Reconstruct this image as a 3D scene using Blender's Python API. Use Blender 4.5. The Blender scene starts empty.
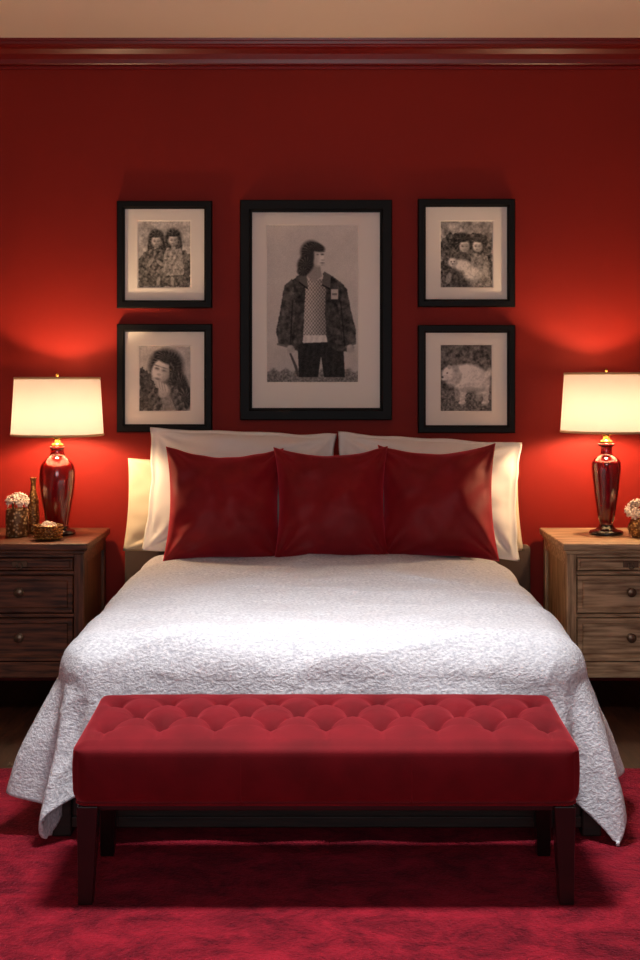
import bpy, bmesh, math, random
import numpy as np
from mathutils import Vector, Matrix, noise as mnoise
random.seed(3); np.random.seed(3)
S = bpy.context.scene
COL = S.collection

# ------------------------------------------------------------ helpers
def lin(c):
    return tuple((x/255/12.92 if x/255 <= .04045 else ((x/255+.055)/1.055)**2.4) for x in c)
def setin(n, k, v):
    if k in n.inputs: n.inputs[k].default_value = v
def new_mat(name):
    m = bpy.data.materials.new(name); m.use_nodes = True
    nt = m.node_tree
    return m, nt, nt.nodes['Principled BSDF']
def pmat(name, rgb, rough=.5, metal=0, sheen=0, coat=0, var=0, vscale=8, bump=0, bscale=60, stretch=(1,1,1), rgb2=None, bdist=.01, detail=6, spec=.5, sheen_tint=None, coat_rough=.1):
    m, nt, b = new_mat(name)
    c = lin(rgb)+(1,)
    setin(b,'Base Color',c); setin(b,'Roughness',rough); setin(b,'Metallic',metal)
    setin(b,'Sheen Weight',sheen); setin(b,'Coat Weight',coat); setin(b,'Coat Roughness',coat_rough); setin(b,'Specular IOR Level',spec)
    if sheen_tint: setin(b,'Sheen Tint',lin(sheen_tint)+(1,))
    tc = nt.nodes.new('ShaderNodeTexCoord'); mp = nt.nodes.new('ShaderNodeMapping')
    mp.inputs['Scale'].default_value = stretch
    nt.links.new(tc.outputs['Object'], mp.inputs['Vector'])
    if var or rgb2:
        n = nt.nodes.new('ShaderNodeTexNoise'); n.inputs['Scale'].default_value = vscale; n.inputs['Detail'].default_value = detail
        r = nt.nodes.new('ShaderNodeValToRGB')
        r.color_ramp.elements[0].position = .35; r.color_ramp.elements[1].position = .65
        c2 = lin(rgb2)+(1,) if rgb2 else tuple(x*(1-var) for x in c[:3])+(1,)
        r.color_ramp.elements[0].color = c2; r.color_ramp.elements[1].color = c
        nt.links.new(mp.outputs[0], n.inputs['Vector']); nt.links.new(n.outputs['Fac'], r.inputs['Fac'])
        nt.links.new(r.outputs['Color'], b.inputs['Base Color'])
    if bump:
        n2 = nt.nodes.new('ShaderNodeTexNoise'); n2.inputs['Scale'].default_value = bscale; n2.inputs['Detail'].default_value = 4
        bp = nt.nodes.new('ShaderNodeBump'); bp.inputs['Strength'].default_value = bump; bp.inputs['Distance'].default_value = bdist
        nt.links.new(mp.outputs[0], n2.inputs['Vector']); nt.links.new(n2.outputs['Fac'], bp.inputs['Height'])
        nt.links.new(bp.outputs['Normal'], b.inputs['Normal'])
    return m
def wood(name, dark, light, axis='x', rough=.45, scale=5):
    st = {'x':(1.2,14,14),'y':(14,1.2,14),'z':(14,14,1.2)}[axis]
    return pmat(name, light, rough, rgb2=dark, vscale=scale, stretch=st, bump=.25, bscale=14, bdist=.003, detail=8)

def add(name, verts, faces, mat=None, smooth=True, parent=None):
    me = bpy.data.meshes.new(name); me.from_pydata([tuple(map(float,v)) for v in verts], [], faces); me.update()
    ob = bpy.data.objects.new(name, me); COL.objects.link(ob)
    if mat: me.materials.append(mat)
    if smooth: me.polygons.foreach_set('use_smooth', [True]*len(me.polygons))
    if parent: par(ob, parent)
    return ob
def from_bm(name, bm, mat=None, smooth=False, parent=None):
    me = bpy.data.meshes.new(name); bm.to_mesh(me); bm.free()
    ob = bpy.data.objects.new(name, me); COL.objects.link(ob)
    if mat: me.materials.append(mat)
    if smooth: me.polygons.foreach_set('use_smooth', [True]*len(me.polygons))
    if parent: par(ob, parent)
    return ob
def empty(name, loc=(0,0,0)):
    e = bpy.data.objects.new(name, None); e.location = loc; e.empty_display_size=.1; COL.objects.link(e); return e
def par(o, e):
    o.parent = e; o.matrix_parent_inverse = Matrix.Translation(-Vector(e.location))
def box(name, x0,x1,y0,y1,z0,z1, mat, bevel=0, parent=None, seg=2):
    bm = bmesh.new(); bmesh.ops.create_cube(bm, size=1)
    bmesh.ops.scale(bm, vec=(x1-x0,y1-y0,z1-z0), verts=bm.verts)
    cx,cy,cz=(x0+x1)/2,(y0+y1)/2,(z0+z1)/2
    if bevel: bmesh.ops.bevel(bm, geom=bm.edges[:], offset=bevel, segments=seg, affect='EDGES', profile=.5)
    o = from_bm(name, bm, mat, False, parent)
    o.location=(cx,cy,cz)
    return o
def lathe(name, prof, mat, loc=(0,0,0), seg=48, parent=None, rot=None, smooth=True):
    vs=[]; fs=[]; n=len(prof)
    for i in range(seg):
        a=2*math.pi*i/seg
        for r,z in prof: vs.append((r*math.cos(a), r*math.sin(a), z))
    for i in range(seg):
        j=(i+1)%seg
        for k in range(n-1): fs.append((i*n+k, j*n+k, j*n+k+1, i*n+k+1))
    o = add(name, vs, fs, mat, smooth)
    bm=bmesh.new(); bm.from_mesh(o.data); bmesh.ops.remove_doubles(bm, verts=bm.verts, dist=1e-5)
    bmesh.ops.recalc_face_normals(bm, faces=bm.faces); bm.to_mesh(o.data); bm.free()
    if smooth: o.data.polygons.foreach_set('use_smooth',[True]*len(o.data.polygons))
    o.location=loc
    if rot: o.rotation_euler=rot
    if parent: par(o,parent)
    return o
def smoothprof(pts, n=6):
    out=[]; P=[pts[0]]+list(pts)+[pts[-1]]
    for i in range(1,len(P)-2):
        p0,p1,p2,p3=[np.array(q,float) for q in P[i-1:i+3]]
        for t in np.linspace(0,1,n,endpoint=False):
            out.append(tuple(.5*((2*p1)+(-p0+p2)*t+(2*p0-5*p1+4*p2-p3)*t*t+(-p0+3*p1-3*p2+p3)*t**3)))
    out.append(tuple(pts[-1])); return [(max(r,0),z) for r,z in out]
def ring(name, cx, cz, loops, mat, cap=False, parent=None, smooth=False):
    """rectangular loops in XZ facing -Y : (halfw, halfh, y)"""
    vs=[]; fs=[]
    for hw,hh,y in loops:
        vs += [(cx-hw,y,cz-hh),(cx+hw,y,cz-hh),(cx+hw,y,cz+hh),(cx-hw,y,cz+hh)]
    for k in range(len(loops)-1):
        for i in range(4):
            j=(i+1)%4; fs.append((k*4+i,k*4+j,(k+1)*4+j,(k+1)*4+i))
    if cap:
        k=(len(loops)-1)*4; fs.append((k,k+1,k+2,k+3))
    return add(name, vs, fs, mat, smooth, parent)
def rbox(name, half, r, seg, mat, loc=(0,0,0), fn=None, parent=None):
    bm=bmesh.new()
    hx,hy,hz=half
    def axis(h,n):
        core=np.linspace(-(h-r),h-r,max(n,2)); e=np.array([.25,.5,.75,1.0])*r
        return np.concatenate([-(h-r)-e[::-1],core,(h-r)+e])
    ax,ay,az=axis(hx,seg[0]),axis(hy,seg[1]),axis(hz,seg[2])
    vs=[];fs=[]
    def face(A,B,f,flip):
        base=len(vs); na,nb=len(A),len(B)
        for a in A:
            for b in B: vs.append(f(a,b))
        for i in range(na-1):
            for j in range(nb-1):
                q=(base+i*nb+j, base+(i+1)*nb+j, base+(i+1)*nb+j+1, base+i*nb+j+1)
                fs.append(q[::-1] if flip else q)
    face(ax,ay,lambda a,b:(a,b,hz),False); face(ax,ay,lambda a,b:(a,b,-hz),True)
    face(ax,az,lambda a,b:(a,-hy,b),False); face(ax,az,lambda a,b:(a,hy,b),True)
    face(ay,az,lambda a,b:(hx,a,b),False); face(ay,az,lambda a,b:(-hx,a,b),True)
    V=np.array(vs); H=np.array(half)-r
    C=np.clip(V,-H,H); D=V-C; L=np.linalg.norm(D,axis=1,keepdims=True); L[L==0]=1
    P=C+D/L*r
    if fn is not None: P=fn(P)
    o=add(name,P,fs,mat,True)
    bm.from_mesh(o.data); bmesh.ops.remove_doubles(bm,verts=bm.verts,dist=1e-5); bmesh.ops.recalc_face_normals(bm,faces=bm.faces)
    bm.to_mesh(o.data); bm.free(); o.data.polygons.foreach_set('use_smooth',[True]*len(o.data.polygons))
    o.location=loc
    if parent: par(o,parent)
    return o

# ------------------------------------------------------------ materials
M_wall = pmat('red_wall_paint',(142,28,17),.6,bump=.12,bscale=180,bdist=.002,var=.06,vscale=2,spec=.25)
M_crown= pmat('red_gloss_trim',(118,13,11),.34,coat=.12,coat_rough=.25)
M_side = pmat('greige_wall_paint',(170,152,138),.8,bump=.1,bscale=150,bdist=.002)
M_ceil = pmat('ceiling_plaster',(244,228,212),.9,bump=.1,bscale=90,bdist=.003)
M_floor= wood('dark_floor_wood',(38,20,12),(70,38,22),'y',.4,4)
M_black= pmat('black_frame_wood',(10,8,8),.5,bump=.1,bscale=80,bdist=.001,spec=.2)
M_matb = pmat('ivory_mat_board',(252,246,236),.9,bump=.05,bscale=300,bdist=.001,spec=.2)
M_nsL  = wood('walnut_wood_x',(54,29,19),(126,74,50),'x')
M_nsLz = wood('walnut_wood_z',(52,28,18),(116,66,44),'z')
M_nsR  = wood('oak_wood_x',(132,100,72),(212,180,144),'x',.5)
M_nsRz = wood('oak_wood_z',(126,96,68),(204,172,136),'z',.5)
M_iron = pmat('aged_bronze_knob',(120,100,84),.35,metal=.85)
M_brass= pmat('brass',(190,140,70),.25,metal=1)
M_lampL= pmat('red_ceramic_glaze',(120,8,8),.12,coat=.8)
M_lampR= pmat('wine_glass_glaze',(104,6,12),.08,coat=.9)
M_dkbase=pmat('dark_lamp_base',(26,12,10),.25,coat=.4)
M_velvet=pmat('crimson_velvet',(138,5,19),.58,sheen=.8,sheen_tint=(255,80,100),var=.3,vscale=5,bump=.15,bscale=300,bdist=.001,spec=.32)
M_bench =pmat('rose_red_velvet',(108,11,22),.8,sheen=.55,sheen_tint=(255,100,110),var=.32,vscale=9,bump=.25,bscale=260,bdist=.0015,spec=.15)
M_button=pmat('velvet_button',(66,5,13),.8,sheen=.3)  # dark red, deepened further to paint in shade inside the tuft dimples
M_leg   =pmat('espresso_leg_wood',(18,8,7),.3,coat=.2)
M_white =pmat('white_cotton',(248,245,241),.9,sheen=.1,bump=.15,bscale=220,bdist=.001,spec=.2)
M_cream =pmat('cream_cotton',(236,220,190),.9,sheen=.1,bump=.15,bscale=220,bdist=.001,spec=.2)
M_bed   =wood('bed_frame_wood',(24,12,10),(46,28,22),'x',.6)
M_headb =pmat('grey_brown_headboard',(92,74,66),.8,bump=.3,bscale=220,bdist=.001)

def mat_comforter():
    m,nt,b=new_mat('chenille_comforter')
    setin(b,'Roughness',.95); setin(b,'Sheen Weight',.15); setin(b,'Specular IOR Level',.1)
    tc=nt.nodes.new('ShaderNodeTexCoord'); mp=nt.nodes.new('ShaderNodeMapping'); mp.inputs['Scale'].default_value=(1,1.5,1.3)
    nt.links.new(tc.outputs['Object'],mp.inputs['Vector'])
    n1=nt.nodes.new('ShaderNodeTexNoise'); n1.inputs['Scale'].default_value=95; n1.inputs['Detail'].default_value=4; n1.inputs['Roughness'].default_value=.6
    n2=nt.nodes.new('ShaderNodeTexNoise'); n2.inputs['Scale'].default_value=30; n2.inputs['Detail'].default_value=3
    nt.links.new(mp.outputs[0],n1.inputs['Vector']); nt.links.new(mp.outputs[0],n2.inputs['Vector'])
    a=nt.nodes.new('ShaderNodeMath'); a.operation='MULTIPLY_ADD'; a.inputs[1].default_value=.6
    nt.links.new(n2.outputs['Fac'],a.inputs[0]); nt.links.new(n1.outputs['Fac'],a.inputs[2])
    bp=nt.nodes.new('ShaderNodeBump'); bp.inputs['Strength'].default_value=.62; bp.inputs['Distance'].default_value=.008
    nt.links.new(a.outputs[0],bp.inputs['Height']); nt.links.new(bp.outputs['Normal'],b.inputs['Normal'])
    r=nt.nodes.new('ShaderNodeValToRGB'); r.color_ramp.elements[0].position=.35; r.color_ramp.elements[1].position=.62
    r.color_ramp.elements[0].color=lin((190,193,204))+(1,); r.color_ramp.elements[1].color=lin((234,236,242))+(1,)
    nt.links.new(n1.outputs['Fac'],r.inputs['Fac']); nt.links.new(r.outputs['Color'],b.inputs['Base Color'])
    return m
M_comf=mat_comforter()

def mat_rug():
    m,nt,b=new_mat('crimson_plush_pile')
    setin(b,'Roughness',.95); setin(b,'Sheen Weight',.3); setin(b,'Sheen Tint',lin((255,90,120))+(1,)); setin(b,'Specular IOR Level',.1)
    tc=nt.nodes.new('ShaderNodeTexCoord')
    mp=nt.nodes.new('ShaderNodeMapping'); mp.inputs['Scale'].default_value=(1,1.2,1); mp.inputs['Rotation'].default_value=(0,0,.25)
    nt.links.new(tc.outputs['Object'],mp.inputs['Vector'])
    n1=nt.nodes.new('ShaderNodeTexNoise'); n1.inputs['Scale'].default_value=6; n1.inputs['Detail'].default_value=12; n1.inputs['Roughness'].default_value=.82; n1.inputs['Distortion'].default_value=.5
    nt.links.new(mp.outputs[0],n1.inputs['Vector'])
    r=nt.nodes.new('ShaderNodeValToRGB'); e=r.color_ramp.elements
    e[0].position=.40; e[0].color=lin((68,4,15))+(1,); e[1].position=.60; e[1].color=lin((158,27,44))+(1,)  # shading of the brushed pile painted in as mottled dark and light crimson
    nt.links.new(n1.outputs['Fac'],r.inputs['Fac']); nt.links.new(r.outputs['Color'],b.inputs['Base Color'])
    n2=nt.nodes.new('ShaderNodeTexNoise'); n2.inputs['Scale'].default_value=110; n2.inputs['Detail'].default_value=5
    nt.links.new(tc.outputs['Object'],n2.inputs['Vector'])
    bp=nt.nodes.new('ShaderNodeBump'); bp.inputs['Strength'].default_value=1; bp.inputs['Distance'].default_value=.02
    nt.links.new(n2.outputs['Fac'],bp.inputs['Height']); nt.links.new(bp.outputs['Normal'],b.inputs['Normal'])
    return m
M_rug=mat_rug()

def mat_shade():
    m=bpy.data.materials.new('linen_lampshade'); m.use_nodes=True; nt=m.node_tree; nt.nodes.clear()
    o=nt.nodes.new('ShaderNodeOutputMaterial'); mx=nt.nodes.new('ShaderNodeMixShader')
    d=nt.nodes.new('ShaderNodeBsdfDiffuse'); t=nt.nodes.new('ShaderNodeBsdfTranslucent')
    d.inputs['Color'].default_value=(.80,.72,.62,1); t.inputs['Color'].default_value=(.20,.175,.175,1)
    tc=nt.nodes.new('ShaderNodeTexCoord'); n=nt.nodes.new('ShaderNodeTexNoise'); n.inputs['Scale'].default_value=200
    mp=nt.nodes.new('ShaderNodeMapping'); mp.inputs['Scale'].default_value=(1,1,.2)
    nt.links.new(tc.outputs['Object'],mp.inputs[0]); nt.links.new(mp.outputs[0],n.inputs['Vector'])
    bp=nt.nodes.new('ShaderNodeBump'); bp.inputs['Strength'].default_value=.15; bp.inputs['Distance'].default_value=.002
    nt.links.new(n.outputs['Fac'],bp.inputs['Height']); nt.links.new(bp.outputs[0],d.inputs['Normal'])
    mx.inputs[0].default_value=.42
    nt.links.new(d.outputs[0],mx.inputs[1]); nt.links.new(t.outputs[0],mx.inputs[2]); nt.links.new(mx.outputs[0],o.inputs[0])
    return m
M_shade=mat_shade()
def emis(name,col,st):
    m=bpy.data.materials.new(name); m.use_nodes=True; nt=m.node_tree; nt.nodes.clear()
    o=nt.nodes.new('ShaderNodeOutputMaterial'); e=nt.nodes.new('ShaderNodeEmission')
    e.inputs[0].default_value=col+(1,); e.inputs[1].default_value=st; nt.links.new(e.outputs[0],o.inputs[0]); return m
M_bulb=emis('warm_bulb_glow',(1,.66,.37),540)

# ------------------------------------------------------------ room shell
RX=2.6; RY=-7.4; RZ=2.97
box('wall_back',-RX-.1,RX+.1,0,.12,0,RZ,M_wall)
box('wall_left',-RX-.12,-RX,RY,0,0,RZ,M_side)
box('wall_right',RX,RX+.12,RY,0,0,RZ,M_side)
e=empty('wall_front',(0,RY,0))
WX,WZ0,WZ1=1.2,.9,2.5
box('panel_left',-RX,-WX,RY-.12,RY,0,RZ,M_side,parent=e); box('panel_right',WX,RX,RY-.12,RY,0,RZ,M_side,parent=e)
box('panel_low',-WX,WX,RY-.12,RY,0,WZ0,M_side,parent=e); box('panel_high',-WX,WX,RY-.12,RY,WZ1,RZ,M_side,parent=e)
w=empty('fill_window',(0,RY,0)); M_wt=pmat('white_window_paint',(235,232,226),.4)  # unseen window, added to house the front fill light
for nm,x0,x1,z0,z1 in [('jamb_l',-WX,-WX+.06,WZ0,WZ1),('jamb_r',WX-.06,WX,WZ0,WZ1),('sill',-WX+.06,WX-.06,WZ0,WZ0+.06),('head',-WX+.06,WX-.06,WZ1-.06,WZ1),('mullion',-.03,.03,WZ0+.06,WZ1-.06)]:
    box(nm,x0,x1,RY-.09,RY-.03,z0,z1,M_wt,.006,parent=w)
box('floor',-RX-.1,RX+.1,RY-.1,.1,-.1,0,M_floor)
box('ceiling',-RX-.1,RX+.1,RY-.1,.1,RZ,RZ+.1,M_ceil)
cp=[(0,-.122),(.010,-.122),(.014,-.112),(.010,-.104),(.016,-.098),(.020,-.080),(.034,-.058),(.056,-.040),(.074,-.034),(.078,-.028),(.086,-.024),(.088,-.012),(.098,-.010),(.100,0)]
def crown(name,p0,p1,out,mat):
    vs=[];fs=[]
    for p in (p0,p1):
        for o_,z in cp: vs.append((p[0]+out[0]*o_,p[1]+out[1]*o_,RZ+z))
    n=len(cp)
    for i in range(n-1): fs.append((i,i+1,n+i+1,n+i))
    return add(name,vs,fs,mat,False)
crown('trim_1',(-RX,0),(RX,0),(0,-1),M_crown)
crown('trim_2',(-RX,RY),(-RX,-.1),(1,0),M_wt); crown('trim_3',(RX,-.1),(RX,RY),(-1,0),M_wt)
box('baseboard_back',-RX,RX,-.018,0,0,.14,M_crown,.004)
box('baseboard_left',-RX,-RX+.018,RY,-.02,0,.14,M_wt,.004); box('baseboard_right',RX-.018,RX,RY,-.02,0,.14,M_wt,.004)

RUGB=-1.42
def rugmesh():
    X=np.linspace(-2.2,2.2,180); Y=np.linspace(-6.2,RUGB,180); vs=[];fs=[]
    for x in X:
        for y in Y:
            ed=min(x+2.2,2.2-x,y+6.2,RUGB-y); z=.011*min(1,(ed/.03))**.5+.002
            z+=.0015*mnoise.noise((x*9,y*9,0)) if ed>.04 else 0
            vs.append((x,y,z))
    n=180
    for i in range(n-1):
        for j in range(n-1): fs.append((i*n+j,(i+1)*n+j,(i+1)*n+j+1,i*n+j+1))
    return add('area_rug',vs,fs,M_rug)
rugmesh()

# ------------------------------------------------------------ artwork painting (vertex-colour prints)
def vnoise(h,w,cell,seed):
    r=np.random.RandomState(seed); gh,gw=int(h/cell)+3,int(w/cell)+3; g=r.rand(gh,gw)
    yy=np.arange(h)/cell; xx=np.arange(w)/cell; yi=yy.astype(int); xi=xx.astype(int); fy=(yy-yi)[:,None]; fx=(xx-xi)[None,:]
    fy=fy*fy*(3-2*fy); fx=fx*fx*(3-2*fx)
    a=g[yi][:,xi]; b=g[yi][:,xi+1]; c=g[yi+1][:,xi]; d=g[yi+1][:,xi+1]
    return a*(1-fx)*(1-fy)+b*fx*(1-fy)+c*(1-fx)*fy+d*fx*fy
def fbm(h,w,cell,seed):
    s=0;t=0
    for i,a in enumerate((1,.6,.4)): s=s+a*vnoise(h,w,max(cell/2**i,1.01),seed+i*7); t+=a
    return s/t
class Paint:
    def __init__(s,x0,x1,y0,y1,k,bg):
        s.w=int((x1-x0)*k); s.h=int((y1-y0)*k); s.k=k
        s.X,s.Y=np.meshgrid(np.linspace(x0,x1,s.w),np.linspace(y0,y1,s.h)); s.I=np.full((s.h,s.w),float(bg)); s.box=(x0,x1,y0,y1)
    def put(s,m,v,a=1): s.I=s.I*(1-m*a)+v*m*a
    def ell(s,cx,cy,rx,ry,v,rot=0,soft=.16,a=1,tex=0,cell=2,seed=1,sh=.22):
        c,n=math.cos(rot),math.sin(rot); dx=s.X-cx; dy=s.Y-cy
        d=np.sqrt(((dx*c+dy*n)/rx)**2+((-dx*n+dy*c)/ry)**2)
        m=np.clip((1+soft-d)/(2*soft),0,1)
        if tex: v=v+tex*(fbm(s.h,s.w,cell*s.k,seed)-.5)*2
        if rx>3: v=v*(1-sh*np.clip(dx/rx*.7+dy/ry*.5,-1,1.2)-.14*np.clip(d,0,1)**3)
        s.put(m,v,a)
    def hair(s,cx,cy,rx,ry,v,rot=0,seed=1,freq=1.6):
        a=np.arctan2(s.Y-cy,s.X-cx); r=np.hypot(s.X-cx,s.Y-cy)
        st=np.sin(a*rx*freq+r*.5+3*fbm(s.h,s.w,3*s.k,seed))*.5+.5
        s.ell(cx,cy,rx,ry,v,rot,soft=.18,sh=.0)
        c,n=math.cos(rot),math.sin(rot); dx=s.X-cx; dy=s.Y-cy
        d=np.sqrt(((dx*c+dy*n)/rx)**2+((-dx*n+dy*c)/ry)**2); m=np.clip((1-d)*4,0,1)
        s.I=s.I+m*st**3*.18*np.clip(1-(dx/rx+dy/ry)*.5,0,1.6)
    def poly(s,P,v,a=1,tex=0,cell=2,seed=1,wob=0,fold=0,fdir=(1,.2)):
        X,Y=s.X,s.Y
        if wob:
            X=X+wob*(fbm(s.h,s.w,3*s.k,seed+40)-.5)*2; Y=Y+wob*(fbm(s.h,s.w,3*s.k,seed+60)-.5)*2
        m=np.zeros_like(X,bool); n=len(P)
        for i in range(n):
            x1,y1=P[i]; x2,y2=P[(i+1)%n]
            if y1==y2: continue
            c=((y1>Y)!=(y2>Y))&(X<(x2-x1)*(Y-y1)/(y2-y1)+x1); m^=c
        if tex: v=v+tex*(fbm(s.h,s.w,cell*s.k,seed)-.5)*2
        if fold: v=v+fold*np.sin((s.X*fdir[0]+s.Y*fdir[1])+7*fbm(s.h,s.w,6*s.k,seed+3))
        s.put(m.astype(float),v,a)
    def tex(s,amt,cell,seed,m=1): s.I=s.I+m*amt*(fbm(s.h,s.w,cell*s.k,seed)-.5)*2
    def blur(s,n=1):
        for _ in range(n):
            P=np.pad(s.I,1,mode='edge'); s.I=(P[:-2,1:-1]+P[2:,1:-1]+P[1:-1,:-2]+P[1:-1,2:]+2*P[1:-1,1:-1])/6
    def grain(s,a,seed): s.I=s.I+a*(np.random.RandomState(seed).rand(s.h,s.w)-.5)
def m_print():
    m,nt,b=new_mat('photo_print'); at=nt.nodes.new('ShaderNodeVertexColor'); at.layer_name='Col'
    nt.links.new(at.outputs['Color'],b.inputs['Base Color']); setin(b,'Roughness',.6); setin(b,'Specular IOR Level',.2); return m
M_print=m_print()
SW=215.5
def PX(px): return (px-320)/SW
def PZ(py): return 1.4+(380-py)/SW
def print_mesh(name,P,y,parent):
    x0,x1,y0,y1=P.box; h,w=P.h,P.w
    xs=np.linspace(PX(x0),PX(x1),w); zs=np.linspace(PZ(y0),PZ(y1),h)
    XX,ZZ=np.meshgrid(xs,zs); V=np.stack([XX,np.full_like(XX,y),ZZ],-1).reshape(-1,3)
    idx=np.arange(h*w).reshape(h,w)
    F=np.stack([idx[1:,:-1],idx[1:,1:],idx[:-1,1:],idx[:-1,:-1]],-1).reshape(-1,4)
    me=bpy.data.meshes.new(name); me.from_pydata(V.tolist(),[],F.tolist())
    ca=me.color_attributes.new('Col','FLOAT_COLOR','POINT')
    g=np.clip(P.I,.01,.98)**1.9; C=np.stack([g,g*.955,g*.89,np.ones_like(g)],-1).reshape(-1)
    ca.data.foreach_set('color',C.astype(np.float32)); me.materials.append(M_print)
    o=bpy.data.objects.new(name,me); COL.objects.link(o); par(o,parent); return o

def framed(outer, img, fw, P):
    x0,x1,y0,y1=outer; cx=(PX(x0)+PX(x1))/2; cz=(PZ(y0)+PZ(y1))/2; hw=(PX(x1)-PX(x0))/2; hh=(PZ(y0)-PZ(y1))/2
    e=empty('framed_photograph',(cx,0,cz))
    ring('frame',cx,cz,[(hw,hh,-.001),(hw,hh,-.036),(hw-.004,hh-.004,-.040),(hw-fw*.75,hh-fw*.75,-.040),(hw-fw*.85,hh-fw*.85,-.032),(hw-fw,hh-fw,-.030),(hw-fw,hh-fw,-.008)],M_black,parent=e)
    ix0,ix1,iy0,iy1=img
    X0,X1,Z1,Z0=PX(ix0),PX(ix1),PZ(iy0),PZ(iy1)
    a=hw-fw+.004; b=hh-fw+.004
    vs=[];
    for (l,r,bt,tp,y) in [(cx-a,cx+a,cz-b,cz+b,-.016),(X0-.004,X1+.004,Z0-.004,Z1+.004,-.016),(X0,X1,Z0,Z1,-.0125)]:
        vs+=[(l,y,bt),(r,y,bt),(r,y,tp),(l,y,tp)]
    fs=[(k*4+i,k*4+(i+1)%4,(k+1)*4+(i+1)%4,(k+1)*4+i) for k in range(2) for i in range(4)]
    add('mat_board',vs,fs,M_matb,False,e)
    box('backing',cx-a,cx+a,-.010,-.001,cz-b,cz+b,M_black,parent=e)
    print_mesh('print',P,-.0122,e)
    return e

# -- large portrait: standing figure
P=Paint(267,358,225,382,3,.86); P.tex(.05,16,3); P.I-= .10*(P.Y-225)/157
g=np.clip((P.Y-369-2*np.sin(P.X*.5)-3*(fbm(P.h,P.w,5,90)-.5))/2.5,0,1); P.put(g,.44+.7*(fbm(P.h,P.w,3.5,9)-.5),.9)
P.poly([(297,336),(343,336),(345,377),(324,377),(321,356),(318,377),(299,377)],.15,tex=.05,seed=4,fold=.02,fdir=(.9,.1))
P.poly([(300,274),(326,274),(328,342),(302,342)],.78)
ch=((np.sin(P.X*2.0+.4*np.sin(P.Y*.2))>0)^(np.sin(P.Y*1.6)>0)); mm=((P.X>301)&(P.X<328)&(P.Y>279)&(P.Y<337)); P.I=np.where(mm&ch,.44,P.I)
P.I=P.I*(1-.26*(mm)*np.clip((P.X-314)/12,-.3,1))
P.poly([(302,335),(326,335),(327,342),(303,343)],.88,fold=.05)
P.poly([(300,274),(307,272),(305,290),(304,320),(302,351),(288,350),(286,322),(283,300),(287,283)],.24,tex=.15,cell=4,seed=5,wob=.8,fold=.05,fdir=(.3,.12))
P.poly([(323,273),(333,276),(344,285),(348,305),(347,330),(348,352),(334,350),(327,342),(325,310),(326,290)],.21,tex=.14,cell=4,seed=6,wob=.8,fold=.05,fdir=(.3,-.12))
P.poly([(292,278),(284,286),(281,305),(276,330),(278,345),(290,348),(293,330),(296,305)],.29,tex=.16,cell=4,seed=7,wob=.8,fold=.05,fdir=(.2,.5))
P.poly([(340,281),(347,289),(351,310),(356,330),(356,344),(345,348),(341,328),(338,305)],.25,tex=.15,cell=4,seed=8,wob=.8,fold=.05,fdir=(-.2,.5))
P.poly([(292,300),(293.2,300),(291,345),(289.6,345)],.08,a=.7); P.poly([(340,300),(341.2,300),(345.6,346),(344.2,346)],.08,a=.7)
P.poly([(301,272),(306,270),(308,288),(299,281)],.36); P.poly([(324,271),(331,275),(330,288),(322,284)],.34)
P.poly([(299,281),(308,288),(307.6,289.4),(298.6,282.4)],.08); P.poly([(330,288),(322,284),(322,285.4),(330,289.6)],.08)
P.poly([(331,289),(338,289),(338,299),(331,299)],.72); P.poly([(332,293),(337,293),(337,295),(332,295)],.4)
P.poly([(277,343),(290,346),(290,348),(277,345)],.40); P.poly([(345,346),(356,342),(356,344),(345,348)],.40)
P.ell(290.5,348,3.6,3,.70)
for i in range(4): P.ell(288+i*1.9,351.4-abs(i-1.3)*.5,.95,2.4,.68,rot=.15)
P.ell(350.5,347.5,3.8,3,.70)
for i in range(4): P.ell(347.8+i*1.9,351-abs(i-1.3)*.5,.95,2.4,.68,rot=-.15)
P.poly([(289,353),(291,353),(297,366),(299,376),(297,376),(294,366)],.28)
P.poly([(310,262),(320,264),(322,276),(314,282),(307,276)],.58)
P.hair(311,252,10.5,11.5,.15,seed=11); P.hair(305.5,264,8,9.5,.15,rot=.4,seed=12); P.hair(303,271,6,4.5,.16,seed=13)
P.ell(318.6,256.4,6.6,9.6,.88,rot=.08,soft=.14,sh=-.22); P.poly([(323.6,253.5),(327.0,258.6),(323.6,260)],.84)
P.hair(316.5,246.8,8.6,4.4,.15,rot=.3,seed=14); P.ell(312,256,2.2,8.5,.18,soft=.4)
P.ell(322.3,254.0,1.6,.8,.26,soft=.5); P.ell(322.4,251.2,2.3,.5,.32,soft=.6); P.ell(317.6,254.2,1.2,.7,.38,soft=.6)
P.ell(322.4,262.6,2.0,.7,.42,soft=.6); P.ell(322.4,264.6,1.8,.6,.68,soft=.8); P.ell(322.6,259.8,1.6,.6,.60,soft=.8); P.ell(316.4,261,2.2,4,.68,a=.5,soft=.8)
P.blur(3); P.grain(.09,1); P.tex(.03,1.2,44)
framed((240,392,200,420),(267,358,225,382),.056,P)

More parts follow.
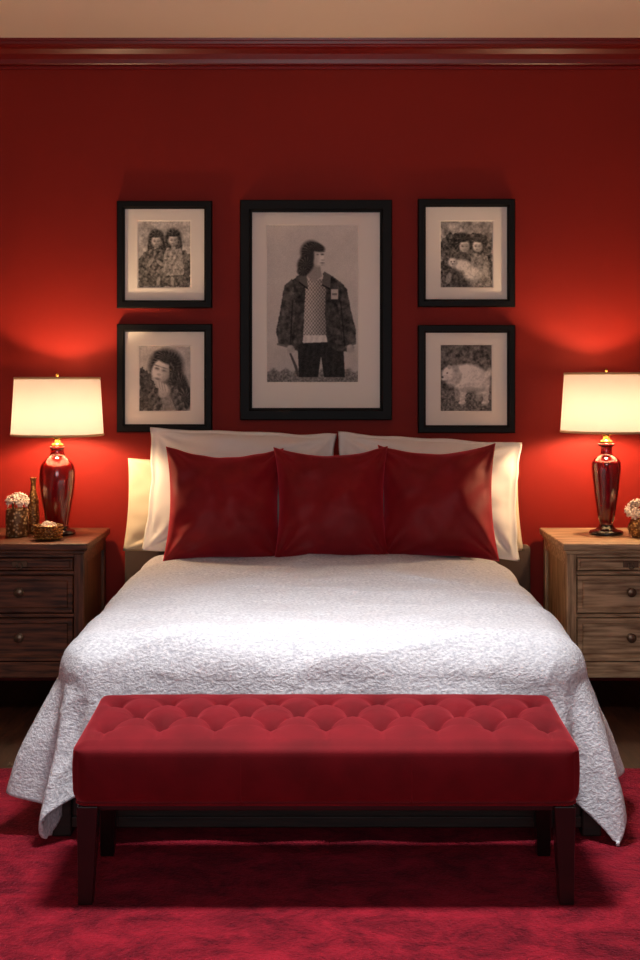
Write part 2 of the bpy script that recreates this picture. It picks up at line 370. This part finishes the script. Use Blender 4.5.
# -- top left: two children
def child_face(P,cx,cy,r,tone,tilt=0):
    P.ell(cx,cy,r,r*1.22,tone,rot=tilt,soft=.2,sh=.3)
    for s in (-1,1):
        P.ell(cx+s*r*.38,cy-r*.02,r*.24,r*.15,.34,soft=.9); P.ell(cx+s*r*.38,cy-r*.32,r*.28,r*.07,.52,soft=.9)
    P.ell(cx,cy+r*.38,r*.16,r*.10,tone-.18,soft=.9); P.ell(cx,cy+r*.70,r*.30,r*.12,.46,soft=.9); P.ell(cx+r*.5,cy+r*.4,r*.35,r*.6,tone-.22,a=.5,soft=.9)
P=Paint(138,190,221,287,3.5,.74); P.tex(.22,7,13)
P.poly([(138,258),(150,248),(178,248),(190,254),(190,287),(138,287)],.36,tex=.28,cell=2.5,seed=15,wob=3)
for cx,cy,sd,tone in ((156,240,1,.82),(173,239,2,.80)):
    P.hair(cx,cy-2,8,9,.18,seed=sd); P.hair(cx-5.5,cy+6,3.4,7,.2,seed=sd+4); P.hair(cx+5.5,cy+6,3.4,7,.2,seed=sd+5)
    P.poly([(cx-7,cy+9),(cx+7,cy+9),(cx+10,cy+18),(cx+10,cy+36),(cx-10,cy+36),(cx-9,cy+16)],.38+.22*(sd==2),tex=.28,cell=1.6,seed=sd+20,wob=1.5,fold=.08,fdir=(1.2,.5))
    child_face(P,cx,cy+1,4.8,tone); P.hair(cx,cy-5.5,6,2.8,.19,seed=sd+8)
P.ell(150,262,1.8,6,.62,rot=.6); P.ell(180,262,1.8,6,.62,rot=-.6); P.ell(160,263,1.7,5,.60,rot=-.9); P.ell(165,270,5,3,.54,tex=.25)
P.ell(158,281,1.8,5,.58,rot=.2); P.ell(172,281,1.8,5,.58,rot=-.1)
P.tex(.18,1.6,16); P.blur(3); P.grain(.14,2)
framed((117,212,201,308),(138,190,221,287),.036,P)

# -- bottom left: woman resting head
P=Paint(139,190,346,411,3.5,.78); P.tex(.14,10,23)
P.poly([(139,368),(150,372),(156,390),(150,411),(139,411)],.30,tex=.2,seed=24,wob=3)
P.hair(166,366,17,17,.19,seed=25); P.hair(178,386,10,18,.2,rot=-.25,seed=26,freq=2.4); P.hair(184,398,8,13,.21,seed=28)
P.poly([(150,388),(176,386),(186,411),(142,411)],.36,tex=.2,seed=27,wob=1.5,fold=.08,fdir=(.8,.6))
P.ell(161,371,9.4,12.4,.93,rot=.35,soft=.12,sh=.3)
P.hair(166,358,12.5,5.4,.19,rot=.4,seed=31); P.hair(172.5,372,3.6,13,.19,rot=-.1,seed=32)
for dx,dy in ((-4.4,-1.0),(2.8,1.4)):
    P.ell(161+dx,369.4+dy,2.1,1.0,.28,rot=.3,soft=.7); P.ell(161+dx,366.6+dy,2.8,.6,.42,rot=.3,soft=.8); P.ell(161+dx,371+dy,2.4,1.2,.72,rot=.3,soft=.9,a=.6)
P.ell(158.6,374.6,1.6,1.0,.66,rot=.3,soft=.9); P.ell(157.2,378.9,2.7,1.0,.46,rot=.3,soft=.7); P.ell(166,377,3.4,6,.66,a=.6,soft=.9)
P.ell(164,392,6.2,7,.76,rot=.4)
for i in range(4): P.ell(158+i*2.6,385+i*1.0,1.2,4.4,.82,rot=-.25)
for i in range(3): P.ell(159.4+i*2.6,386.4+i*1.0,.3,3.4,.54,rot=-.25)
P.poly([(161,398),(170,396),(176,411),(163,411)],.54,tex=.12)
P.tex(.09,1.4,29); P.blur(3); P.grain(.11,3)
framed((117,212,324,432),(139,190,346,411),.036,P)

# -- top right: two children with fluffy animal
P=Paint(441,493,221,287,3.5,.62); P.tex(.36,5,33)
P.poly([(441,240),(450,232),(486,234),(493,240),(493,287),(441,287)],.33,tex=.24,cell=3,seed=34,wob=3)
P.poly([(452,254),(470,252),(474,287),(446,287)],.30,tex=.16,seed=37,fold=.06); P.poly([(472,252),(488,256),(492,287),(470,287)],.52,tex=.26,cell=1.6,seed=38,fold=.08)
P.hair(463,242,9.5,10,.16,seed=35); child_face(P,465,246,5.2,.84,.2); P.hair(463,238.6,7,3.2,.17,seed=42)
P.hair(479,243,8,9,.22,seed=36); child_face(P,478,246,4.8,.88,-.15); P.hair(480,239,6.4,3,.23,seed=43)
P.ell(464,266,12,6,.92,rot=.25,tex=.2,cell=1.5,seed=39,soft=.25); P.ell(453,262,4.5,4.5,.94,tex=.14,soft=.25); P.ell(474,274,10,7,.88,tex=.26,cell=1.6,seed=40,soft=.25)
P.ell(451.6,261.4,.7,.7,.25,soft=.5); P.ell(454.6,261.2,.7,.7,.25,soft=.5); P.ell(453,263.6,.9,.6,.25,soft=.5)
P.ell(449,278,2.6,6,.6,rot=.3); P.ell(486,270,2.2,7,.68,rot=-.2)
P.tex(.16,1.5,41); P.blur(3); P.grain(.14,4)
framed((418,515,199,307),(441,493,221,287),.036,P)

# -- bottom right: fluffy white animal on grass
P=Paint(441,492,345,411,3.5,.38); P.tex(.30,3.4,53)
g=np.clip((P.Y-390-4*(fbm(P.h,P.w,10,91)-.5))/3,0,1); P.put(g,.42+.7*(fbm(P.h,P.w,1.8*3,57)-.5),.9)
for x,t in ((458,.60),(479,.62)): P.poly([(x-3.2,384),(x+3.4,384),(x+2.8,401),(x-2.4,401)],t,tex=.14,seed=int(x),wob=1.2)
P.ell(469,378,19,14,.97,rot=.12,tex=.14,cell=1.6,seed=54,soft=.10,sh=.2); P.ell(482,383,9,13,.90,tex=.16,cell=1.6,seed=55,soft=.14,sh=.2)
for x,t in ((463,.86),(486,.82)): P.poly([(x-3.6,384),(x+3.8,384),(x+3,403),(x-2.6,403)],t,tex=.16,seed=int(x),wob=1.2); P.ell(x-.6,403,3.6,1.8,t+.03)
P.ell(453,376,9,9.5,.92,tex=.14,cell=1.6,seed=59,soft=.14); P.ell(450,374,7.6,7.6,.97,tex=.10,cell=1.4,seed=56,soft=.14); P.ell(445.4,378,4.0,3.0,.92,tex=.06,sh=.05); P.ell(442.8,377.2,1.1,.9,.15,soft=.5)
P.ell(447.6,373,.8,.7,.2,soft=.5); P.ell(456,369,3.0,4.6,.70,rot=-.5,tex=.12,soft=.3); P.ell(449.5,367.0,1.8,2.2,.76,soft=.3); P.ell(445,381,2.6,.5,.4,soft=.6)
P.ell(489,374,3.4,6,.88,rot=.5,tex=.16,soft=.3); P.ell(470,390,12,2.6,.58,a=.6,soft=.4)
P.tex(.12,1.4,58); P.blur(3); P.grain(.10,5)
framed((418,515,325,433),(441,492,345,411),.036,P)

# ------------------------------------------------------------ nightstands
def nightstand(cx, mx, mz):
    W=.27; yf=-.62; yb=-.03; H=.715
    e=empty('nightstand',(cx,-.33,0))
    box('top',cx-W-.018,cx+W+.018,yf-.02,yb,H-.03,H,mx,.006,e,3)
    box('top_moulding',cx-W-.006,cx+W+.006,yf-.008,yb-.004,H-.045,H-.03,mx,.004,e)
    p=.042
    for i,(x,y) in enumerate([(cx-W,yf),(cx+W-p,yf),(cx-W,yb-.01-p),(cx+W-p,yb-.01-p)]):
        box(f'post_{i+1}',x,x+p,y,y+p,.0,H-.045,mz,.004,e)
    zt=H-.045
    for nm,s in (('side_l',-1),('side_r',1)):
        xo=cx+s*W; xi=xo-s*.03
        pa,pb=sorted((xo-s*.014,xi))
        box(nm+'_panel',pa,pb,yf+p,yb-.05,.17,zt,mz,0,e)
        pa,pb=sorted((xo-s*.003,xi))
        box(nm+'_rail_top',pa,pb,yf+p,yb-.05,zt-.05,zt-.001,mx,.002,e); box(nm+'_rail_low',pa,pb,yf+p,yb-.05,.14,.20,mx,.002,e)
    box('back_panel',cx-W+.04,cx+W-.04,yb-.03,yb-.015,.15,zt,mz,0,e)
    box('inner_case',cx-W+.035,cx+W-.035,yf+.035,yb-.035,.16,zt-.002,mz,0,e)
    for i,(z0,z1) in enumerate([(.655,.669),(.582,.597),(.403,.418),(.15,.215)]):
        box(f'front_rail_{i+1}',cx-W+p,cx+W-p,yf+.004,yf+.034,z0,z1,mx,.002,e)
    for i,(z0,z1) in enumerate([(.600,.652),(.421,.579),(.218,.400)]):
        hw=W-p-.004; hh=(z1-z0)/2-.001; cz=(z0+z1)/2; b=.020 if i else .010
        ring(f'drawer_{i+1}',cx,cz,[(hw,hh,yf+.034),(hw,hh,yf+.006),(hw-.003,hh-.003,yf+.003),(hw-b,hh-b,yf+.003),(hw-b-.006,hh-b-.004,yf+.009)],mx,True,e)
        if i==0:
            box('pull_plate',cx-.032,cx+.032,yf+.002,yf+.010,cz-.013,cz+.013,M_iron,.003,e)
            lathe('pull_ring',[(.012+.003*math.cos(t),.003*math.sin(t)) for t in np.linspace(0,2*math.pi,9)],M_iron,(cx,yf-.004,cz-.006),24,e,(math.radians(75),0,0))
        else:
            lathe(f'knob_{i}',smoothprof([(.0,.0),(.008,.0),(.007,.012),(.012,.018),(.019,.024),(.017,.031),(0,.035)],4),M_iron,(cx,yf+.012,cz+.01),24,e,(math.pi/2,0,0))
            lathe(f'knob_plate_{i}',[(0,.003),(.016,.003),(.018,0)],M_iron,(cx,yf+.0105,cz+.01),24,e,(math.pi/2,0,0))
    return e
nightstand(-1.262,M_nsL,M_nsLz)
nightstand(1.305,M_nsR,M_nsRz)

# ------------------------------------------------------------ lamps
M_trim=pmat('shade_trim_tape',(226,190,140),.8)
def tube(name,pts,r,mat,parent,cyc=False):
    cu=bpy.data.curves.new(name,'CURVE'); cu.dimensions='3D'; cu.bevel_depth=r; cu.bevel_resolution=2; sp=cu.splines.new('POLY'); sp.points.add(len(pts)-1); sp.use_cyclic_u=cyc
    for i,q in enumerate(pts): sp.points[i].co=(*q,1)
    o=bpy.data.objects.new(name,cu); cu.materials.append(mat); COL.objects.link(o); par(o,parent); return o
def lamp(cx,cy,z0,prof,mat,footprof,neckz,r0,r1,zs0,zs1):
    e=empty('table_lamp',(cx,cy,z0))
    lathe('foot',footprof,M_dkbase,(cx,cy,z0),56,e)
    lathe('body',smoothprof(prof,7),mat,(cx,cy,z0),56,e)
    lathe('brass_collar',[(.0,neckz),(.026,neckz),(.030,neckz+.006),(.024,neckz+.012),(.014,neckz+.018),(.012,neckz+.04),(.016,neckz+.045),(.016,neckz+.085),(.0,neckz+.088)],M_brass,(cx,cy,z0),32,e)
    zb=neckz+.086
    lathe('bulb',smoothprof([(0,zb),(.012,zb+.002),(.016,zb+.02),(.030,zb+.05),(.028,zb+.075),(.0,zb+.092)],5),M_bulb,(cx,cy,z0),24,e)
    zt=zs1-z0+.004
    tube('harp',[(cx+math.sin(t)*.055,cy,z0+(neckz+.03)+(zt-neckz-.03)*(1-math.cos(t))/2) for t in np.linspace(0,2*math.pi,40)],.0018,M_brass,e)
    for k in range(3):
        a=k*2*math.pi/3+.5
        tube(f'spider_arm_{k+1}',[(cx,cy,z0+zt-.004),(cx+(r1-.002)*math.cos(a),cy+(r1-.002)*math.sin(a),z0+zt-.012)],.0015,M_brass,e)
    lathe('finial',smoothprof([(0,zt-.006),(.005,zt-.004),(.004,zt+.004),(.008,zt+.010),(.005,zt+.018),(0,zt+.022)],4),M_brass,(cx,cy,z0),20,e)
    lathe('shade',[(r0,zs0-z0),(r1,zs1-z0)],M_shade,(cx,cy,z0),72,e)
    for nm,r,z in (('shade_rim_low',r0,zs0),('shade_rim_top',r1,zs1)):
        lathe(nm,[(r+.0025*math.cos(t),z-z0+.005*math.sin(t)) for t in np.linspace(0,2*math.pi,9)],M_trim,(cx,cy,z0),72,e)
    return e
TZ=.715
lamp(-1.165,-.30,TZ,[(.0,.034),(.046,.036),(.050,.05),(.058,.10),(.072,.18),(.079,.25),(.074,.30),(.052,.335),(.034,.352),(.030,.375),(.034,.39),(.0,.392)],M_lampL,
     [(0,0.001),(.078,0.001),(.080,.008),(.076,.018),(.060,.024),(.052,.030),(.050,.038),(0,.038)],.39,.203,.188,1.158,1.408)
lamp(1.270,-.30,TZ,[(.0,.040),(.026,.042),(.030,.055),(.038,.08),(.048,.15),(.059,.24),(.065,.30),(.062,.325),(.042,.345),(.028,.355),(.025,.385),(.036,.395),(.034,.405),(.0,.408)],M_lampR,
     [(0,0.001),(.074,0.001),(.076,.008),(.072,.016),(.050,.022),(.036,.032),(.030,.045),(0,.045)],.405,.201,.184,1.172,1.428)

# ------------------------------------------------------------ bed
BX=.02
bed=empty('bed',(BX,-1.1,0))
rbox('mattress',(.755,1.00,.145),.07,(40,50,6),M_cream,(BX,-1.105,.45),parent=bed)
rbox('headboard',(.935,.03,.20),.02,(20,2,8),M_headb,(BX+.015,-.055,.44),parent=bed)
box('headboard_leg_l',BX-.86,BX-.80,-.08,-.03,0,.26,M_bed,.004,bed); box('headboard_leg_r',BX+.80,BX+.86,-.08,-.03,0,.26,M_bed,.004,bed)
for s in (-1,1):
    a,b=sorted((BX+s*.80,BX+s*.765)); box('side_rail_'+('l' if s<0 else 'r'),a,b,-2.12,-.09,.05,.29,M_bed,.006,bed)
    a,b=sorted((BX+s*.835,BX+s*.775)); box('foot_post_'+('l' if s<0 else 'r'),a,b,-2.165,-2.105,.014,.22,M_bed,.006,bed)
box('foot_rail',BX-.775,BX+.775,-2.155,-2.125,.04,.26,M_bed,.006,bed)
box('foot_rail_cap',BX-.775,BX+.775,-2.162,-2.12,.04,.075,M_bed,.004,bed)
box('slat_deck',BX-.765,BX+.765,-2.12,-.09,.27,.30,M_bed,0,bed)

def comforter():
    cw=.675; r=.14; y0=-.36; yl=-2.07; L=abs(yl-y0); sideL=.60; frontL=.55
    A=np.linspace(-cw-sideL,cw+sideL,340); B=np.linspace(0,L+frontL,340)
    arc=r*math.pi/2; vs=[];fs=[]
    for a in A:
        for b in B:
            cx=max(-cw,min(cw,a)); cb=min(b,L); dx=a-cx; dy=b-cb; d=math.hypot(dx,dy)
            sgn=1 if a>0 else -1
            fx=abs(dx)/d if d>1e-9 else 0; fy=dy/d if d>1e-9 else 0
            th=math.atan2(fy,fx) if d>1e-9 else 0
            if dx and dy: d*=1-.12*math.sin(2*th)**2
            t=b/L if b<L else 1
            q_=min(abs(a),cw)
            ztop=.652-.010*t-.02*(max(0,q_-.35)/.35)**2
            n1=mnoise.noise((a*2.2,b*2.2,3.1)); n2=mnoise.noise((a*4+7,b*6,1.7)); n3=mnoise.noise((a*11,b*17,9.2)); n4=mnoise.noise((a*34,b*46,4.2))
            rdg=(1-abs(mnoise.noise((a*2.0+2,b*3.6+n1*.8,6.6))))**5
            bumpn=.016*n1+.012*n2+.0022*n3+.0012*n4+.009*rdg
            if d<=arc:
                q=d/r; out=r*math.sin(q); down=r*(1-math.cos(q))
                nz=math.cos(q); no=math.sin(q)
            else:
                ex=d-arc
                flS=(.14+.33*min(1,max(0,t))**1.3)
                fl=flS*fx**1.2+.06*fy**1.5-.17*fx*fy
                s=cb+th*.42+(cw-abs(cx))
                rip=math.sin(s*16+4.0*mnoise.noise((s*1.4,sgn*3,0))+(0 if sgn<0 else 1.7))
                amp=.27*fx+.05*fy+.05*fx*fy
                curve=-.35*fx*ex*ex
                out=r+ex*math.sin(fl)+ex*amp*(rip*.5)+curve
                down=r+ex*math.cos(fl)*(.985)
                nz=.15; no=1
            ox=fx*sgn if dx else 0; oy=-fy
            x=cx+ox*(out+bumpn*no); y=y0-cb+oy*(out+bumpn*no); z=ztop-down+bumpn*nz
            z=max(z,.032+.004*n2)
            vs.append((x+BX-.008,y,z))
    n=len(B)
    for i in range(len(A)-1):
        for j in range(n-1): fs.append((i*n+j,i*n+j+1,(i+1)*n+j+1,(i+1)*n+j))
    o=add('comforter',vs,fs,M_comf)
    md=o.modifiers.new('thick','SOLIDIFY'); md.thickness=.014; md.offset=-1
    return o
cf=comforter()
me=cf.data; me.update()
if me.polygons[len(me.polygons)//2].normal.z<0:
    me.flip_normals()

def pillow(name,w,h,t,loc,rot,mat,fl=0,k=.06,n=56,seed=0,sag=.0,wa=1.0,ex=.5,up=0):
    E=1+fl; U=np.linspace(-E,E,n+1); vs=[];fs=[]
    for side in (-1,1):
        base=len(vs)
        for u in U:
            for v in U:
                uu=min(1,abs(u)); vv=min(1,abs(v))
                th=max(0,(1-uu**2.1)*(1-vv**2.1))**ex
                th*=1-.16*v
                X=w/2*u*(1-k*(1-min(1,v*v))); Z=h/2*v*(1-k*(1-min(1,u*u)))
                if v>0:
                    Z-=sag*h*(1-min(1,uu**1.6))*v*v
                    Z+=up*h*math.cos(min(1,uu)*math.pi/2)**.7*v**3
                wr=0
                for sx in (-1,1):
                    for sz in (-1,1):
                        ddx=(1-sx*u); ddz=(1-sz*v); rr=math.hypot(ddx,ddz)
                        if rr<1.6: wr+=.013*math.sin(math.atan2(ddz,ddx+1e-6)*9+seed*1.7+sx*2+sz)*math.exp(-2.1*rr)*min(1,rr*4)
                wr+=.020*mnoise.noise((u*1.5+seed,v*1.5,side*2+seed))+.007*mnoise.noise((u*3.4+seed,v*3.4,side))
                env=min(1,th*2.5)
                Y=side*(t/2*th+wa*wr*env)
                if fl and (abs(u)>1 or abs(v)>1):
                    wv=.004*math.sin((u if abs(v)>1 else v)*8+seed)
                    Y=side*.0015*(1 if (abs(u)<E-.001 and abs(v)<E-.001) else 0)+wv
                    X+=.006*mnoise.noise((u*3,v*3,seed)); Z+=.012*mnoise.noise((u*2.5,v*2,seed+4))
                elif fl:
                    Y+=.004*math.sin((u if vv>uu else v)*8+seed)*max(0,1-th*3)
                else:
                    Z+=.005*mnoise.noise((u*3,v*2,seed+4))
                vs.append((X,Y,Z))
        m=n+1
        for i in range(n):
            for j in range(n):
                q=(base+i*m+j,base+(i+1)*m+j,base+(i+1)*m+j+1,base+i*m+j+1)
                fs.append(q if side<0 else q[::-1])
    o=add(name,vs,fs,mat)
    bm=bmesh.new(); bm.from_mesh(o.data); bmesh.ops.remove_doubles(bm,verts=bm.verts,dist=1e-5); bmesh.ops.recalc_face_normals(bm,faces=bm.faces); bm.to_mesh(o.data); bm.free()
    o.data.polygons.foreach_set('use_smooth',[True]*len(o.data.polygons))
    o.location=loc; o.rotation_euler=rot
    return o
R=math.radians
pillow('bed_pillow',.84,.42,.13,(-.465,-.150,.820),(R(-8),R(2),0),M_cream,0,.03,seed=3)
pillow('bed_pillow',.82,.42,.13,(.505,-.150,.820),(R(-8),R(-2),0),M_cream,0,.03,seed=5)
pillow('pillow_sham',.79,.52,.29,(-.355,-.285,.900),(R(-13),R(2.2),R(0)),M_white,.06,.045,80,seed=1,sag=0,wa=1.7,up=.02)
pillow('pillow_sham',.78,.495,.29,(.478,-.290,.884),(R(-13),R(3.4),R(0)),M_white,.06,.045,80,seed=8,sag=0,wa=1.7,up=.02)
pillow('velvet_throw_pillow',.51,.50,.28,(-.412,-.495,.866),(R(-14),R(1),R(4)),M_velvet,0,.10,80,seed=2,sag=.04,wa=1.45,ex=.58)
pillow('velvet_throw_pillow',.495,.50,.28,(.048,-.512,.870),(R(-14),R(-.5),0),M_velvet,0,.10,80,seed=6,sag=.035,wa=1.45,ex=.58)
pillow('velvet_throw_pillow',.51,.51,.28,(.505,-.495,.876),(R(-14),R(-1),R(-4)),M_velvet,0,.10,80,seed=9,sag=.04,wa=1.45,ex=.58)

# ------------------------------------------------------------ bench
bx=.016; by0,by1=-2.70,-2.285; byc=(by0+by1)/2; hx,hy=.668,.2075; zb,zt=.275,.452; hz=(zt-zb)/2
bench=empty('tufted_bench',(bx,byc,0))
dxs=.150; rowd=.098; rowy=[-.076,.024,.124]
btn=[]
for ri,ry in enumerate(rowy):
    off=0 if ri%2==0 else .5
    for k in range(-5,6):
        x=(k+off)*dxs
        if abs(x)<hx-.06: btn.append((x,ry-.0))
BT=np.array(btn)
def crownf(x,y): return (.016*(1-(np.abs(x)/hx)**6)*(1-(np.abs(y)/hy)**2)+.022*(y/hy+.35))
def tuft(Pv):
    P=Pv.copy()
    x=P[:,0];y=P[:,1]
    p=(x/dxs)+(y-rowy[0])/(2*rowd); q=(x/dxs)-(y-rowy[0])/(2*rowd)
    pl=np.minimum(np.abs(np.sin(np.pi*p)),np.abs(np.sin(np.pi*q)))
    inz=np.clip((y-(rowy[0]-.02))/.02,0,1)*np.clip((hx-.04-np.abs(x))/.04,0,1)*np.clip((rowy[2]+.02-y)/.02,0,1)
    d2=((x[:,None]-BT[None,:,0])**2+(y[:,None]-BT[None,:,1])**2); dm=np.sqrt(d2.min(1))
    fz=np.clip((rowy[0]-y)/.04,0,1)*np.clip((y+hy-.02)/.06,0,1)
    pf=np.abs(np.sin(np.pi*(x/dxs)))
    dz=crownf(x,y)-.018*(1-pl**.42)*inz-.036*np.exp(-(dm/.022)**1.4)-.006*np.exp(-(pf/.16)**2)*fz*(np.abs(x)<hx-.06)
    w=np.clip((P[:,2]-(hz-.035))/.03,0,1)
    P[:,2]+=dz*w
    s=np.clip(1-(P[:,2]/hz)**2,0,1)
    P[:,1]+=np.sign(P[:,1])*.006*s*(np.abs(P[:,1])>hy-.01)
    P[:,0]+=np.sign(P[:,0])*.006*s*(np.abs(P[:,0])>hx-.01)
    return P
rbox('cushion',(hx,hy,hz),.035,(360,120,12),M_bench,(bx,byc,(zb+zt)/2),fn=tuft,parent=bench)
for i,(x,y) in enumerate(btn):
    zc=zt+float(crownf(x,y))-.046
    lathe(f'button_{i+1}',[(0.015,-.006),(.014,.003),(.010,.008),(0,.010)],M_button,(bx+x,byc+y,zc),16,bench)
def rr(hx_,hy_,r,z,n=8):
    out=[]
    for cx,cy,a0 in ((hx_-r,hy_-r,0),(-hx_+r,hy_-r,90),(-hx_+r,-hy_+r,180),(hx_-r,-hy_+r,270)):
        for t in np.linspace(0,90,n):
            a=math.radians(a0+t); out.append((bx+cx+r*math.cos(a),byc+cy+r*math.sin(a),z))
    return out
tube('bottom_piping',rr(hx-.006,hy-.006,.035,zb+.006),.004,M_bench,bench,True)
for i,xs in enumerate((-.225,.225)):
    tube(f'front_seam_{i+1}',[(bx+xs,byc-hy-.0048+(.006*((z-.358)/.09)**2),z) for z in np.linspace(zb+.012,zt-.045,10)],.0018,M_bench,bench)
box('seat_frame',bx-hx+.03,bx+hx-.03,byc-hy+.03,byc+hy-.03,zb-.018,zb+.004,M_leg,.003,bench)
for i,(sx,sy) in enumerate(((-1,-1),(1,-1),(-1,1),(1,1))):
    X=bx+sx*(hx-.038); Y=byc+sy*(hy-.034); t=.028; b=.019; Z0=.014
    vs=[(X-t,Y-t,zb),(X+t,Y-t,zb),(X+t,Y+t,zb),(X-t,Y+t,zb)]
    X2=X+sx*.006; Y2=Y+sy*.006
    vs+=[(X2-b,Y2-b,Z0),(X2+b,Y2-b,Z0),(X2+b,Y2+b,Z0),(X2-b,Y2+b,Z0)]
    o=add(f'leg_{i+1}',vs,[(0,1,2,3),(7,6,5,4),(0,4,5,1),(1,5,6,2),(2,6,7,3),(3,7,4,0)],M_leg,False,bench)
    md=o.modifiers.new('b','BEVEL'); md.width=.003; md.segments=2

# ------------------------------------------------------------ decor
def mat_mosaic(name,c1,c2,sc,metal):
    m,nt,b=new_mat(name); setin(b,'Metallic',metal); setin(b,'Roughness',.35)
    tc=nt.nodes.new('ShaderNodeTexCoord'); v=nt.nodes.new('ShaderNodeTexVoronoi'); v.inputs['Scale'].default_value=sc
    nt.links.new(tc.outputs['Object'],v.inputs['Vector']); r=nt.nodes.new('ShaderNodeValToRGB')
    r.color_ramp.elements[0].color=lin(c1)+(1,); r.color_ramp.elements[1].color=lin(c2)+(1,); r.color_ramp.elements[0].position=.1; r.color_ramp.elements[1].position=.5
    nt.links.new(v.outputs['Distance'],r.inputs['Fac']); nt.links.new(r.outputs[0],b.inputs['Base Color'])
    bp=nt.nodes.new('ShaderNodeBump'); bp.inputs['Strength'].default_value=.8; bp.inputs['Distance'].default_value=.004; bp.invert=True
    nt.links.new(v.outputs['Distance'],bp.inputs['Height']); nt.links.new(bp.outputs[0],b.inputs['Normal']); return m
M_mos=mat_mosaic('gold_mosaic',(230,200,150),(110,76,44),70,.35)
M_mos2=mat_mosaic('hammered_brass',(225,178,108),(124,80,42),90,.55)
M_pet=pmat('cream_petals',(250,240,228),.8,rgb2=(236,208,192),vscale=60)
M_stem=pmat('dry_stem',(92,84,48),.8)
def blossoms(name,c,rad,n,size,parent,seed):
    rnd=random.Random(seed); bm=bmesh.new()
    for i in range(n):
        a=rnd.random()*2*math.pi; q=math.acos(1-1.25*rnd.random()); rr_=rad*(.75+.3*rnd.random())
        d=Vector((math.sin(q)*math.cos(a),math.sin(q)*math.sin(a),math.cos(q))); p=Vector(c)+Vector((d.x*rr_,d.y*rr_,d.z*rr_*.8))
        rot=d.to_track_quat('Z','Y').to_matrix().to_4x4()
        for k in range(5):
            t=k*2*math.pi/5+rnd.random()*.3
            M=Matrix.Translation(p)@rot@Matrix.Rotation(t,4,'Z')@Matrix.Translation((size*.55,0,size*.12))@Matrix.Rotation(-.5,4,'Y')@Matrix.Diagonal((size*.6,size*.42,size*.14,1))
            bmesh.ops.create_icosphere(bm,subdivisions=1,radius=1,matrix=M)
        bmesh.ops.create_icosphere(bm,subdivisions=1,radius=size*.22,matrix=Matrix.Translation(p+d*size*.15))
    return from_bm(name,bm,M_pet,True,parent)
def stems(c0,c,rad,n,parent,seed):
    rnd=random.Random(seed)
    for i in range(n):
        a=rnd.random()*6.28; p=Vector(c)+Vector((math.cos(a)*rad*.6,math.sin(a)*rad*.6,rad*.3*rnd.random()))
        tube(f'stem_{i+1}',[tuple(Vector(c0)),tuple((Vector(c0)+p)/2+Vector((0,0,.01))),tuple(p)],.0015,M_stem,parent)
VZ=TZ+.001
vx,vy=-1.325,-.38
e=empty('flower_vase',(vx,vy,VZ))
lathe('vase',[(0,0),(.044,0),(.048,.006),(.050,.06),(.049,.115),(.045,.122),(.042,.118),(.044,.06),(.042,.012),(0,.01)],M_mos,(vx,vy,VZ),32,e)
blossoms('blossoms',(vx,vy,VZ+.145),.050,34,.015,e,4); stems((vx,vy,VZ+.015),(vx,vy,VZ+.14),.04,8,e,2)
lathe('brass_bottle_vase',smoothprof([(0,.0),(.026,.001),(.028,.02),(.026,.09),(.022,.15),(.013,.185),(.011,.225),(.015,.245),(.012,.244),(.009,.22),(0,.2)],5),M_mos2,(-1.285,-.24,VZ),32)
e=empty('trinket_basket',(-1.165,-.50,VZ))
lathe('basket',[(0,0),(.046,0),(.055,.006),(.060,.03),(.061,.055),(.064,.060),(.061,.064),(.057,.060),(.056,.03),(.05,.012),(0,.01)],M_mos2,(-1.165,-.50,VZ),36,e)
blossoms('dried_petals',(-1.165,-.50,VZ+.048),.034,26,.012,e,9)
bm=bmesh.new()
for k in range(26):
    for j in range(4):
        a=(k+.5*(j%2))*2*math.pi/26; r_=.0565+.0012*j
        bmesh.ops.create_icosphere(bm,subdivisions=1,radius=.0055,matrix=Matrix.Translation((-1.165+r_*math.cos(a),-.50+r_*math.sin(a),VZ+.010+j*.013)))
from_bm('studs',bm,M_brass,True,e)
vx,vy=1.395,-.42
e=empty('flower_vase',(vx,vy,VZ))
lathe('vase',smoothprof([(0,.001),(.036,0.001),(.050,.02),(.056,.045),(.046,.07),(.043,.078),(.040,.07),(.048,.045),(.042,.02),(0,.012)],5),M_mos2,(vx,vy,VZ),32,e)
blossoms('blossoms',(vx,vy,VZ+.110),.062,64,.017,e,14); stems((vx,vy,VZ+.015),(vx,vy,VZ+.09),.05,8,e,5)

# ------------------------------------------------------------ lights
LY=-2.75
e=empty('overhead_fill_fixture',(0,LY,RZ))  # unseen fixture, added to carry the overhead fill
lathe('canopy',[(0,0),(.42,0),(.42,-.05),(.40,-.055),(.39,-.05),(0,-.048)],M_wt,(0,LY,RZ),48,e)
la=bpy.data.lights.new('overhead_fill_lamp','AREA'); la.shape='DISK'; la.size=.5; la.energy=92; la.color=(1,.97,.95); la.spread=math.radians(116)  # added overhead fill that brightens bed and bench
o=bpy.data.objects.new('overhead_fill_light',la); o.location=(0,LY,RZ-.06); o.rotation_euler=(R(-15),0,0); COL.objects.link(o); par(o,e)
la=bpy.data.lights.new('front_fill_light','AREA'); la.shape='RECTANGLE'; la.size=2.2; la.size_y=1.5; la.energy=38; la.color=(.9,.95,1)  # added cool fill from behind the camera, set at the window opening
o=bpy.data.objects.new('front_fill_light',la); o.location=(0,RY+.02,1.7); o.rotation_euler=(R(90),0,0); COL.objects.link(o)
W=bpy.data.worlds.new('World'); S.world=W; W.use_nodes=True
bg=W.node_tree.nodes['Background']; bg.inputs[0].default_value=(.8,.88,1,1); bg.inputs[1].default_value=.3

# ------------------------------------------------------------ camera
cam=bpy.data.cameras.new('camera'); co=bpy.data.objects.new('camera',cam); COL.objects.link(co)
co.location=(0,-6.2,1.4); co.rotation_euler=(math.pi/2,0,0); cam.sensor_width=36; cam.lens=1330/960*36; cam.shift_y=-100/960
S.camera=co
S.view_settings.view_transform='Standard'
